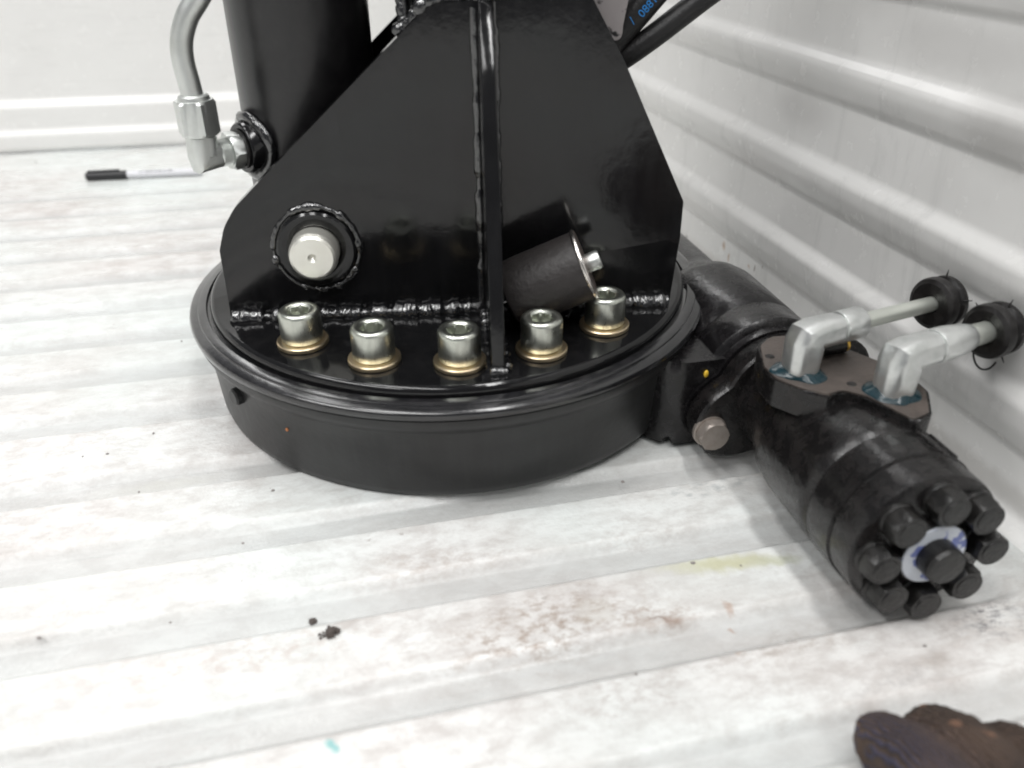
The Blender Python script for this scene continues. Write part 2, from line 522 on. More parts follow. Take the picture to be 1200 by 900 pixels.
def tube(bm, path, rad, n=20, cap=True, fn=None):
    pts = [Vector(p) for p in path]
    rads = rad if hasattr(rad, '__len__') else [rad] * len(pts)
    rings = []
    t0 = (pts[1] - pts[0]).normalized()
    ref = Vector((0, 0, 1)) if abs(t0.z) < 0.9 else Vector((0, 1, 0))
    nrm = (ref - t0 * ref.dot(t0)).normalized()
    for i, p in enumerate(pts):
        if i == 0:
            t = t0
        elif i == len(pts) - 1:
            t = (pts[i] - pts[i - 1]).normalized()
        else:
            t = ((pts[i] - pts[i - 1]).normalized() + (pts[i + 1] - pts[i]).normalized()).normalized()
        nrm = (nrm - t * nrm.dot(t)).normalized()
        b = t.cross(nrm)
        k = 1.0
        if 0 < i < len(pts) - 1:
            k = 1.0 / max(0.5, t.dot((pts[i + 1] - pts[i]).normalized()))
            turn = ((pts[i + 1] - pts[i]).normalized() - (pts[i] - pts[i - 1]).normalized())
            turn = turn.normalized() if turn.length > 1e-6 else Vector()
        else:
            turn = Vector()
        r_ = []
        for q in range(n):
            a = 2 * math.pi * q / n
            off = (nrm * math.cos(a) + b * math.sin(a)) * rads[i] * (fn(a) if fn else 1.0)
            if turn.length > 0 and k > 1.001:
                d = turn - t * turn.dot(t)
                if d.length > 1e-6:
                    d.normalize()
                    off = off + d * off.dot(d) * (k - 1)
            r_.append(p + off)
        rings.append(r_)
    loft(bm, rings, None, True, cap, cap)


def catmull(pts, sub=8):
    P = [Vector(p) for p in pts]
    P = [P[0] * 2 - P[1]] + P + [P[-1] * 2 - P[-2]]
    out = []
    for i in range(1, len(P) - 2):
        for k in range(sub):
            t = k / sub
            a, b, c, d = P[i - 1], P[i], P[i + 1], P[i + 2]
            out.append(0.5 * ((2 * b) + (c - a) * t + (2 * a - 5 * b + 4 * c - d) * t * t + (3 * b - a - 3 * c + d) * t ** 3))
    out.append(P[-2])
    return out


def prism(bm, outline, axis, a0, a1, bevel=0.0, seg=2):
    """extrude a 2-D outline along 'x','y' or 'z'"""
    def pt(p, a):
        return {'x': (a, p[0], p[1]), 'y': (p[0], a, p[1]), 'z': (p[0], p[1], a)}[axis]
    lo = [bm.verts.new(pt(p, a0)) for p in outline]
    hi = [bm.verts.new(pt(p, a1)) for p in outline]
    n = len(outline)
    f0 = bm.faces.new(lo[::-1])
    f1 = bm.faces.new(hi)
    for i in range(n):
        bm.faces.new((lo[i], lo[(i + 1) % n], hi[(i + 1) % n], hi[i]))
    if bevel > 0:
        eds = list(set(list(f0.edges) + list(f1.edges)))
        bmesh.ops.bevel(bm, geom=eds, offset=bevel, segments=seg, affect='EDGES', profile=0.5)
    return f0, f1


def round_corner(pts, idx, r, seg=6):
    """round polygon corner number idx"""
    n = len(pts)
    p = Vector(pts[idx]); a = Vector(pts[idx - 1]); b = Vector(pts[(idx + 1) % n])
    u = (a - p).normalized(); w = (b - p).normalized()
    half = u.angle(w) / 2
    d = r / math.tan(half)
    c = p + (u + w).normalized() * (r / math.sin(half))
    s = p + u * d - c; e = p + w * d - c
    out = []
    for k in range(seg + 1):
        t = k / seg
        v = s.lerp(e, t)
        out.append(tuple(c + v.normalized() * r))
    return out


def rounded(pts, radii, seg=6):
    out = []
    for i, p in enumerate(pts):
        r = radii.get(i, 0) if isinstance(radii, dict) else radii
        out += round_corner(pts, i, r, seg) if r else [tuple(p)]
    return out


def bead(bm, path, r, ripple=0.004, seed=1, n=10, ragged=0.0):
    """a weld bead: lumpy overlapping ripples along a line"""
    rnd = random.Random(seed)
    P = [Vector(p) for p in path]
    # resample
    pts = [P[0]]
    step = ripple / 4
    for a, b in zip(P, P[1:]):
        k = max(1, int((b - a).length / step))
        for i in range(1, k + 1):
            pts.append(a.lerp(b, i / k))
    rads = []
    acc = 0.0
    lump = rnd.uniform(0.85, 1.1)
    for i, p in enumerate(pts):
        if i:
            acc += (pts[i] - pts[i - 1]).length
        t = (acc / ripple) % 1.0
        if t < 0.25 and i and (((acc - (pts[i] - pts[i - 1]).length) / ripple) % 1.0) > 0.7:
            lump = rnd.uniform(0.78, 1.15) * (1.0 if rnd.random() > ragged else rnd.uniform(0.35, 0.8))
        rads.append(r * lump * (0.90 + 0.14 * math.sqrt(max(0.0, 1 - (2 * t - 1) ** 2))))
    tube(bm, [p + Vector((rnd.uniform(-1, 1), rnd.uniform(-1, 1), rnd.uniform(-1, 1))) * r * 0.06 for p in pts], rads, n)


def empty(name, label, cat, loc=(0, 0, 0)):
    o = bpy.data.objects.new(name, None)
    o.empty_display_size = 0.05
    o.location = loc
    o['label'] = label
    o['category'] = cat
    C.objects.link(o)
    return o


def tag(o, label, cat, group=None):
    o['label'] = label
    o['category'] = cat
    if group:
        o['group'] = group


# ------------------------------------------------------------------ setting: load bed of a truck
X_WALL = 0.268      # flat part of the side wall
Y_BACK = 0.6996


def build_floor():
    pitch = 0.0655
    ys = [(-1.3, 0.0, 0.0)]
    centres = []
    y = 0.493
    k = 0
    table = [0.493, 0.428, 0.362, 0.298, 0.230, 0.165, 0.105, 0.042, -0.020, -0.098, -0.165, -0.229, -0.294]
    centres = sorted(table + [-0.294 - 0.0655 * i for i in range(1, 14)])
    prof = [(-1.35, 0.0, 0.0)]
    for c in centres:
        # a pressed groove: rounded shoulders, sloping flanks and a flat bottom
        w0, w1, d = 0.0150, 0.0062, 0.0055
        for side in (-1, 1):
            flank = []
            for q in range(9):
                t = q / 8.0
                e = t * t * (3 - 2 * t)
                e = min(1.0, max(0.0, (e - 0.04) / 0.92))
                flank.append((c + side * (w0 + (w1 - w0) * t), -d * e, e))
            prof += flank if side < 0 else flank[::-1]
    prof += [(Y_BACK + 0.02, 0.0, 0.0)]
    xs = [-1.42, -1.0, -0.6, -0.3, -0.1, 0.05, 0.15, 0.215, 0.226, 0.234, 0.245, 0.30]
    me = bpy.data.meshes.new('floor')
    verts, faces, att = [], [], []
    for x in xs:
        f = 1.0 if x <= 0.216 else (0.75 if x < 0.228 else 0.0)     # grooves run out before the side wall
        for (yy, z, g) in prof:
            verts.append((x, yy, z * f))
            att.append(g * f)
    n = len(prof)
    for i in range(len(xs) - 1):
        for j in range(n - 1):
            faces.append((i * n + j, (i + 1) * n + j, (i + 1) * n + j + 1, i * n + j + 1))
    me.from_pydata(verts, [], faces)
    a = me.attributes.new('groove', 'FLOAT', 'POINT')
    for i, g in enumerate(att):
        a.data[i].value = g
    for pl in me.polygons:
        pl.use_smooth = True
    me.set_sharp_from_angle(angle=math.radians(60))
    me.materials.append(M['floor'])
    o = bpy.data.objects.new('floor', me)
    o['kind'] = 'structure'
    C.objects.link(o)


def sheet(name, prof, a0, a1, along, mat, steps=24):
    """a corrugated sheet: profile (depth, height) swept along y or x"""
    bm = bmesh.new()
    rows = []
    for i in range(steps + 1):
        a = a0 + (a1 - a0) * i / steps
        rows.append([bm.verts.new((d, a, z) if along == 'y' else (a, d, z)) for d, z in prof])
    for r0, r1 in zip(rows, rows[1:]):
        for j in range(len(prof) - 1):
            bm.faces.new((r0[j], r1[j], r1[j + 1], r0[j + 1]))
    o = finish(bm, name, mat, sharp=70)
    o['kind'] = 'structure'
    return o


def smooth_profile(pts, r=0.0025, seg=4):
    out = [pts[0]]
    for i in range(1, len(pts) - 1):
        p, a, b = Vector(pts[i]), Vector(pts[i - 1]), Vector(pts[i + 1])
        rr = min(r, (a - p).length * 0.45, (b - p).length * 0.45)
        s = p + (a - p).normalized() * rr
        e = p + (b - p).normalized() * rr
        for k in range(seg + 1):
            t = k / seg
            out.append(tuple((1 - t) ** 2 * s + 2 * t * (1 - t) * p + t * t * e))
    out.append(pts[-1])
    return out


def build_walls():
    d = 0.0062
    pts = [(X_WALL - 0.014, -0.004), (X_WALL - 0.010, 0.001), (X_WALL, 0.008)]
    for zb, zt in ((0.0455, 0.0733), (0.115, 0.140), (0.187, 0.210), (0.256, 0.281), (0.326, 0.351), (0.395, 0.42)):
        pts += [(X_WALL, zb - 0.003), (X_WALL - 0.0028, zb + 0.001), (X_WALL - d, zb + 0.012), (X_WALL - d - 0.0008, zt - 0.003), (X_WALL, zt + 0.005)]
    pts += [(X_WALL, 0.50), (X_WALL - 0.02, 0.50), (X_WALL - 0.02, 0.53), (X_WALL + 0.03, 0.53)]
    sheet('side_wall', smooth_profile(pts, 0.003), -1.3, Y_BACK + 0.015, 'y', M['wall_side'])
    left = [(-1.42 + 0.0 + (X_WALL - x), z) for x, z in pts]
    sheet('side_wall', smooth_profile(left, 0.003), -1.3, Y_BACK + 0.015, 'y', M['wall_back'])
    b = Y_BACK
    pts = [(b - 0.001, 0.0025), (b - 0.003, 0.006), (b - 0.003, 0.022), (b + 0.002, 0.030), (b + 0.002, 0.056), (b + 0.009, 0.0665),
           (b + 0.009, 0.40), (b - 0.01, 0.42), (b - 0.01, 0.55), (b + 0.04, 0.55)]
    sheet('back_wall', smooth_profile(pts, 0.003), -1.42, X_WALL + 0.002, 'x', M['wall_back'])


build_floor()
build_walls()

# ------------------------------------------------------------------ the crane base
MT = Matrix(((0.9993, -0.0236, -0.0294), (0.0230, 0.9996, -0.0191), (0.0299, 0.0184, 0.9994)))
MT4 = MT.to_quaternion().to_matrix().to_4x4()          # the crane leans a little: the motor props it up
MT4.translation = Vector((0, 0, 0.0057))
W2C = MT4.inverted()                                    # floor coordinates -> crane coordinates
RZ = Matrix.Rotation(math.radians(-12.12), 4, 'Z')      # the upper part is slewed by 12 degrees

crane = empty('crane_base', 'glossy black crane base with round ring, cylinder and hydraulic motor on the ribbed floor', 'crane base')
crane.matrix_world = MT4
ZT = 0.0724
Y0 = -0.0668


def build_ring():
    bm = bmesh.new()
    lathe(bm, [(0.150, 0.0), (0.1615, 0.0), (0.1630, 0.0016), (0.1642, 0.006), (0.1662, 0.034), (0.1675, 0.046), (0.1688, 0.0485), (0.1715, 0.0512),
               (0.1730, 0.0548), (0.1733, 0.0585), (0.165, 0.0590)], 160, cap0=True, cap1=True)
    o = finish(bm, 'ring_housing', M['matte'], crane)
    bm = bmesh.new()
    lathe(bm, [(0.168, 0.0592), (0.1738, 0.0594), (0.1750, 0.0605), (0.1753, 0.0628), (0.1748, 0.0642), (0.1743, 0.0648), (0.1732, 0.0654), (0.1696, 0.0660), (0.1692, 0.0668), (0.1684, 0.0671), (0.1655, 0.0674),
               (0.1640, 0.0676), (0.1632, 0.0655), (0.155, 0.0650)], 160)
    finish(bm, 'ring_lip', M['lip'], crane)
    bm = bmesh.new()
    lathe(bm, [(0.1612, 0.0640), (0.1612, 0.0690), (0.1603, 0.0712), (0.1590, 0.0722), (0.1575, ZT), (0.10, ZT), (0.05, ZT), (0.01, ZT)], 160)
    finish(bm, 'mounting_disc', M['disc'], crane)
    # little plug on the left flank
    a = math.radians(207)
    bm = bmesh.new()
    lathe(bm, [(0.0055, -0.004), (0.0055, 0.0022), (0.0045, 0.0032), (0.002, 0.0032)], 20, frame((0.168 * math.cos(a), 0.168 * math.sin(a), 0.040), (math.cos(a), math.sin(a), 0)))
    finish(bm, 'housing_plug', M['matte'], crane)
    # chip of bare rust on the front of the housing
    a = math.radians(-138)
    bm = bmesh.new()
    lathe(bm, [(0.0012, 0.0), (0.0010, 0.0006), (0.0003, 0.0008)], 9, frame((0.1662 * math.cos(a), 0.1662 * math.sin(a), 0.033), (math.cos(a), math.sin(a), 0)))
    finish(bm, 'paint_chip', simple('bare_rust', (0.42, 0.16, 0.06), 0.7), crane)


def make_bolt():
    """socket cap screw on a washer; origin on the disc"""
    n = 108
    kn = lambda t: 1.0 + 0.010 * (1 if int(round(t / (2 * math.pi) * n)) % 2 else -1)
    z0, z1, r = 0.0034, 0.0225, 0.0120
    rows = [ring(r * 0.9, z0, n), ring(r * 0.985, z0 + 0.0006, n), ring(r, z0 + 0.001, n, kn), ring(r, z1 - 0.0026, n, kn), ring(r * 0.985, z1 - 0.0016, n),
            ring(r * 0.94, z1 - 0.0006, n), ring(r * 0.87, z1, n), ring(r * 0.66, z1, n)]
    rows += [ring(r * 0.60, z1 - 0.0006, n), ring(r * 0.50, z1 - 0.0012, n, hexfn), ring(r * 0.50, z1 - 0.010, n, hexfn), ring(r * 0.1, z1 - 0.0115, n)]
    bm = bmesh.new()
    loft(bm, rows)
    b = finish(bm, 'bolt', M['zinc_bolt'], crane, 50)
    bm = bmesh.new()
    lathe(bm, [(0.009, 0.0002), (0.0146, 0.0002), (0.0151, 0.0007), (0.0151, 0.0027), (0.0146, 0.0033), (0.009, 0.0034)], 64)
    w = finish(bm, 'washer', M['yellow_zinc'], b)
    return b, w


def build_bolts():
    b, w = make_bolt()
    R = 0.1345
    for i, (ang, rr) in enumerate(((-142.5, R), (-121.0, R), (-100.0, R), (-79.3, R), (-58.3, R))):
        if i == 0:
            bb, ww = b, w
        else:
            bb, ww = b.copy(), w.copy()
            C.objects.link(bb)
            C.objects.link(ww)
            bb.parent = crane
            ww.parent = bb
        a = math.radians(ang)
        bb.location = (rr * math.cos(a), rr * math.sin(a), ZT)
        bb.rotation_euler = (0, 0, 0.7 * i + 0.3)


PLATE = [(-0.1366, ZT - 0.001), (-0.1355, 0.118), (-0.1305, 0.1325), (-0.1225, 0.1440), (-0.1079, 0.1575), (-0.0139, 0.2420), (-0.0043, 0.2500), (0.0040, 0.2528), (0.034, 0.2528),
         (0.040, 0.262), (0.040, 0.34), (0.0330 + 0.02, 0.34), (0.083, 0.2535), (0.1034, 0.2195), (0.1432, 0.1392), (0.1432, 0.1164), (0.1402, ZT - 0.001)]


def build_plates():
    outl = rounded(PLATE, {1: 0.006, 2: 0.03, 3: 0.03, 6: 0.012, 14: 0.004, 15: 0.01}, 5)
    for i, (ya, yb) in enumerate(((Y0, Y0 + 0.010), (Y0 + 0.110, Y0 + 0.120))):
        bm = bmesh.new()
        prism(bm, outl, 'y', ya, yb, 0.0006, 2)
        finish(bm, 'cheek_plate', M['gloss'], crane, 30, RZ)
    # gusset standing square on the front plate
    gx0, gx1 = 0.0222, 0.0300
    g = [(Y0, ZT), (-0.1472, ZT), (-0.1465, 0.080), (-0.1290, 0.140), (-0.1110, 0.200), (-0.1020, 0.224), (-0.0920, 0.240), (-0.0800, 0.250), (Y0, 0.257)]
    bm = bmesh.new()
    prism(bm, g, 'x', gx0, gx1, 0.0012, 3)
    finish(bm, 'gusset', M['gloss'], crane, 30, RZ)
    # column rising between the plates
    bm = bmesh.new()
    oc = rounded([(-0.0165, Y0 + 0.0103), (0.085, Y0 + 0.0103), (0.085, Y0 + 0.1097), (-0.0165, Y0 + 0.1097)], 0.012, 6)
    prism(bm, oc, 'z', ZT + 0.05, 0.62, 0.0)
    finish(bm, 'column', M['gloss'], crane, 30, RZ)
    # weld beads
    beads = [
        ([(-0.1350, Y0 - 0.0015, ZT + 0.0012), (0.0185, Y0 - 0.0015, ZT + 0.0012)], 0.0060, 0.0050, 1),
        ([(0.0315, Y0 - 0.0015, ZT + 0.0012), (0.1385, Y0 - 0.0015, ZT + 0.0012)], 0.0056, 0.0050, 2),
        ([(0.0208, Y0 - 0.0004, ZT), (0.0208, Y0 - 0.0004, 0.250)], 0.0030, 0.0110, 3),
        ([(0.0310, Y0 - 0.0008, ZT), (0.0310, Y0 - 0.0008, 0.255)], 0.0028, 0.0080, 4),
        ([(0.0212, Y0, ZT + 0.001), (0.0212, -0.1475, ZT + 0.001)], 0.0026, 0.0046, 5),
        ([(0.0312, Y0, ZT + 0.001), (0.0312, -0.1475, ZT + 0.001)], 0.0026, 0.0046, 6),
        ([(0.0212, -0.1480, ZT + 0.001), (0.0312, -0.1480, ZT + 0.001)], 0.0034, 0.0046, 7),
        ([(-0.0215, Y0 + 0.006, 0.2370), (-0.0120, Y0 + 0.005, 0.2450), (-0.0040, Y0 + 0.004, 0.2525), (0.0060, Y0 + 0.004, 0.2552), (0.0205, Y0 + 0.003, 0.2552)], 0.0042, 0.0055, 8),
        ([(0.0205, Y0 + 0.001, 0.2560), (0.0300, Y0 - 0.006, 0.2560), (0.0350, Y0 + 0.001, 0.2600)], 0.0042, 0.0055, 9),
        ([(-0.0170, Y0 + 0.008, 0.2400), (-0.0185, Y0 + 0.012, 0.2560), (-0.0180, Y0 + 0.013, 0.2700)], 0.0036, 0.0055, 10),
        ([(-0.1353, Y0 + 0.1215, ZT + 0.001), (0.1385, Y0 + 0.1215, ZT + 0.001)], 0.0042, 0.0050, 11)]
    for path, r, rip, seed in beads:
        bm = bmesh.new()
        bead(bm, path, r, rip, seed, 10, 0.18)
        finish(bm, 'weld_bead', M['weld'], crane, 60, RZ)


def build_pin():
    cx, cz = -0.0782, 0.1172
    # boss ring welded round the pin hole
    bm = bmesh.new()
    lathe(bm, [(0.020, 0.0), (0.0235, 0.0), (0.0235, 0.0020), (0.0222, 0.0030), (0.0165, 0.0032), (0.0155, 0.0026), (0.0155, 0.0)], 72, frame((cx, Y0 + 0.0002, cz), (0, -1, 0)), False, False)
    finish(bm, 'pin_boss', M['gloss'], crane, 35, RZ)
    bm = bmesh.new()
    pts = []
    for k in range(61):
        t = 2 * math.pi * k / 60
        pts.append((cx + 0.0255 * math.cos(t), Y0 + 0.0002, cz + 0.0262 * math.sin(t)))
    bead(bm, pts, 0.0026, 0.0050, 15, 10, 0.6)
    finish(bm, 'weld_bead', M['weld'], crane, 60, RZ)
    bm = bmesh.new()
    lathe(bm, [(0.0146, -0.125), (0.0146, 0.0085), (0.0143, 0.0105), (0.0134, 0.0125), (0.0120, 0.0136), (0.0028, 0.0137), (0.0018, 0.0130), (0.0004, 0.0118)], 72, frame((cx - 0.0006, Y0 - 0.0015, cz), (0, -1, 0)))
    finish(bm, 'pivot_pin', M['pin'], crane, 14, RZ)


def build_cylinder():
    cx, cy, r = -0.0810, -0.0068, 0.0412
    bm = bmesh.new()
    lathe(bm, [(0.030, 0.128), (0.0385, 0.129), (r, 0.133), (r, 0.62), (r - 0.004, 0.624)], 96, Matrix.Translation((cx, cy, 0)))
    barrel = finish(bm, 'cylinder_barrel', M['barrel'], crane, 35, RZ)
    # eye round the pin at the foot of the barrel
    bm = bmesh.new()
    lathe(bm, [(0.033, -0.034), (0.035, -0.032), (0.035, 0.032), (0.033, 0.034)], 64, frame((cx + 0.002, cy, 0.1172), (0, 1, 0)))
    finish(bm, 'cylinder_eye', M['barrel'], crane, 35, RZ)
    # port boss and fittings
    b = Vector((-0.783, -0.628, 0)).normalized()
    o = Vector((cx, cy, 0.1705))
    F = frame(o, b)
    bm = bmesh.new()
    lathe(bm, [(0.0150, 0.030), (0.0150, 0.0480), (0.0142, 0.0492), (0.0098, 0.0494)], 56, F)
    finish(bm, 'port_boss', M['gloss'], crane, 35, RZ)
    bm = bmesh.new()
    pts = []
    for k in range(49):
        t = 2 * math.pi * k / 48
        lx, ly = 0.0172 * math.cos(t), 0.0172 * math.sin(t)
        h = math.sqrt(max(0, r * r - lx * lx)) + 0.0012
        pts.append(F @ Vector((lx, ly, h)))
    bead(bm, pts, 0.0036, 0.0055, 21)
    finish(bm, 'weld_bead', M['weld'], crane, 60, RZ)
    # elbow with lock nut, body, union nut, and the bent pipe
    bm = bmesh.new()
    lathe(bm, [(0.0112, 0.0492), (0.0118, 0.0498), (0.0118, 0.0506), (0.010, 0.051)], 40, F)
    finish(bm, 'sealing_washer', M['plastic'], crane, 35, RZ)
    bm = bmesh.new()
    hexagon(bm, 0.0100, 0.0508, 0.0582, F, 0.16, 36, 0.35)
    finish(bm, 'lock_nut', M['zinc'], crane, 25, RZ)
    bm = bmesh.new()
    prof = [(0.0070, 0.0575)]
    for k in range(6):
        h = 0.0584 + 0.0011 * k
        prof += [(0.0080, h), (0.0072, h + 0.00055)]
    prof += [(0.0070, 0.0655)]
    lathe(bm, prof, 40, F)
    finish(bm, 'thread', M['zinc'], crane, 60, RZ)
    e = o + b * 0.0725
    sq = lambda a: 1.0 / max(abs(math.cos(a)), abs(math.sin(a))) if max(abs(math.cos(a)), abs(math.sin(a))) > 0.88 else 1.13
    bm = bmesh.new()
    top = e + Vector((0, 0, 0.0118))
    tube(bm, [o + b * 0.0640, e + b * 0.0004, e + Vector((0, 0, 0.001)) + b * 0.0006, top], [0.0070, 0.0080, 0.0080, 0.0077], 32, True, sq)
    bmesh.ops.remove_doubles(bm, verts=bm.verts, dist=1e-6)
    finish(bm, 'elbow', M['zinc'], crane, 28, RZ)
    bm = bmesh.new()
    lathe(bm, [(0.0076, 0.0110), (0.0076, 0.0135)], 36, Matrix.Translation(e))
    finish(bm, 'elbow_collar', M['zinc'], crane, 28, RZ)
    bm = bmesh.new()
    T = Matrix.Translation(e)
    hexagon(bm, 0.0103, 0.0130, 0.0325, T, 0.07, 48, 0.25)
    lathe(bm, [(0.0090, 0.0322), (0.0084, 0.0345), (0.0072, 0.0353)], 40, T)
    finish(bm, 'union_nut', M['zinc'], crane, 22, RZ)
    bm = bmesh.new()
    ex, ey = e.x, e.y
    path = catmull([(ex, ey, 0.1980), (ex - 0.0008, ey, 0.2110), (ex - 0.0018, ey + 0.0002, 0.2241), (ex - 0.0003, ey + 0.0006, 0.2351), (ex + 0.0046, ey + 0.0012, 0.2458), (ex + 0.0112, ey + 0.002, 0.2541),
                    (ex + 0.0205, ey + 0.003, 0.2663), (ex + 0.0300, ey + 0.004, 0.2850), (ex + 0.0330, ey + 0.004, 0.310), (ex + 0.0330, ey + 0.004, 0.60)], 8)
    tube(bm, path, 0.0061, 28)
    finish(bm, 'steel_pipe', M['zinc'], crane, 40, RZ)


def build_hoses():
    bm = bmesh.new()
    a = Vector((0.1195, 0.0, 0.2131)); d = Vector((0.812, 0.0, 0.583)).normalized()
    tube(bm, catmull([a - d * 0.06 + Vector((0, 0.02, 0)), a, a + d * 0.055, a + d * 0.10, (0.240, 0.03, 0.330), (0.25, 0.10, 0.42), (0.22, 0.14, 0.55), (0.10, 0.06, 0.61)], 12), 0.0072, 28)
    finish(bm, 'hydraulic_hose', M['hose'], crane, 40, RZ)
    bm = bmesh.new()
    a = Vector((0.1138, 0.0, 0.2282)); d = Vector((0.660, 0.0, 0.751)).normalized()
    tube(bm, catmull([a - d * 0.075 + Vector((0, 0.03, 0)), a - d * 0.04, a - d * 0.02, a, a + d * 0.02, a + d * 0.04, a + d * 0.08, (0.20, 0.05, 0.40), (0.16, 0.08, 0.55), (0.08, 0.05, 0.61)], 12), 0.0095, 28)
    h = finish(bm, 'hydraulic_hose', M['hose'], crane, 40, RZ)
    # blue print running up the hose, lying on the side towards the front
    toward = Vector((-0.10, -0.86, 0.42))
    nrm = (toward - d * toward.dot(d)).normalized()
    side = nrm.cross(d)
    for txt, t, s, size, off in (("/", 0.0045, -0.0055, 0.007, 0.0), ("0881", 0.0105, -0.0070, 0.0068, 0.0)):
        cu = bpy.data.curves.new('hose_print', 'FONT')
        cu.body = txt
        cu.size = size
        cu.extrude = 0.0002
        tmp = bpy.data.objects.new('tmp', cu)
        C.objects.link(tmp)
        dg = bpy.context.evaluated_depsgraph_get()
        me = bpy.data.meshes.new_from_object(tmp.evaluated_get(dg))
        bpy.data.objects.remove(tmp)
        # bend the flat print round the hose: local x runs along the hose, y round it
        for vtx in me.vertices:
            ang = (vtx.co.y + s) / 0.0098
            p = a + d * (t + vtx.co.x) + (nrm * math.cos(ang) + side * math.sin(ang)) * (0.0097 + vtx.co.z)
            vtx.co = RZ @ p
        me.materials.append(M['blue_ink'])
        o = bpy.data.objects.new('hose_print', me)
        C.objects.link(o)
        o.parent = h
    # scuffed grey metal tag hanging beside the hoses
    bm = bmesh.new()
    ol = [(0.0800, 0.300), (0.0860, 0.2560), (0.1030, 0.2250)]
    for k in range(9):
        t = math.radians(215 + 18 * k)
        ol.append((0.1068 + 0.0038 * math.cos(t), 0.2262 + 0.0038 * math.sin(t)))
    ol += [(0.1108, 0.2310), (0.1128, 0.2430), (0.1145, 0.2540), (0.1170, 0.300)]
    prism(bm, ol, 'y', -0.014, -0.012, 0.0004, 1)
    finish(bm, 'metal_tag', M['tag'], crane, 35, RZ)


# --- worm drive and hydraulic motor, measured in floor coordinates
AX = Vector((0.0350, 0.9994, 0.0)).normalized()       # from the end cover back towards the ring
PE = Vector((0.1672, -0.3125, 0.0405))
FM = frame(PE, AX)                                     # local z runs back along the motor


def build_worm():
    bm = bmesh.new()
    lathe(bm, [(0.030, 0.172), (0.0400, 0.173), (0.0432, 0.176), (0.0432, 0.199), (0.0426, 0.200), (0.0426, 0.2008), (0.0434, 0.202), (0.0437, 0.231), (0.0438, 0.2335),
               (0.0440, 0.262), (0.0425, 0.272), (0.038, 0.279), (0.034, 0.30), (0.034, 0.43), (0.030, 0.436)], 80, FM)
    finish(bm, 'worm_housing', M['oily'], crane, 40, W2C)
    # flank that joins the worm tube to the ring
    bm = bmesh.new()
    oc = rounded([(0.080, -0.100), (0.108, -0.142), (0.165, -0.142), (0.188, -0.085), (0.193, -0.030), (0.191, 0.085), (0.160, 0.115), (0.090, 0.120)], 0.018, 6)
    prism(bm, oc, 'z', 0.004, 0.0620, 0.010, 5)
    finish(bm, 'housing_flank', M['oily'], crane, 50, W2C)
    # oval mounting flange with two ears
    bm = bmesh.new()
    u = FM.to_3x3() @ Vector((1, 0, 0))
    pts = []
    ang0 = math.radians(-24)
    n = 72
    for k in range(n):
        t = 2 * math.pi * k / n
        c_ = abs(math.cos(t - ang0))
        rr = 0.0385 + 0.0200 * max(0.0, (c_ - 0.72) / 0.28) ** 1.3
        pts.append((rr * math.cos(t), rr * math.sin(t)))
    rows = []
    for s, h in ((0.965, 0.150), (1.0, 0.1515), (1.0, 0.1645), (0.97, 0.166)):
        rows.append([(p[0] * s, p[1] * s, h) for p in pts])
    loft(bm, rows, FM)
    finish(bm, 'motor_flange', M['cast'], crane, 40, W2C)
    bm = bmesh.new()
    rows = []
    for s, h in ((1.01, 0.1672), (1.01, 0.1755)):
        rows.append([(p[0] * s, p[1] * s, h) for p in pts])
    loft(bm, rows, FM)
    finish(bm, 'adapter_flange', M['oily'], crane, 40, W2C)
    return u


def flange_bolt(px, py, pz):
    F = frame((px, py, pz), -AX)
    bm = bmesh.new()
    lathe(bm, [(0.0108, -0.0005), (0.0108, 0.0018), (0.0100, 0.0022)], 40, F)
    hexagon(bm, 0.0088, 0.0020, 0.0095, F, 0.14, 36, 0.5)
    finish(bm, 'flange_bolt', M['rusty_bolt'], crane, 25, W2C)


PADZ = 0.0850
PORTS = [(0.1487, -0.2050), (0.1838, -0.2365)]


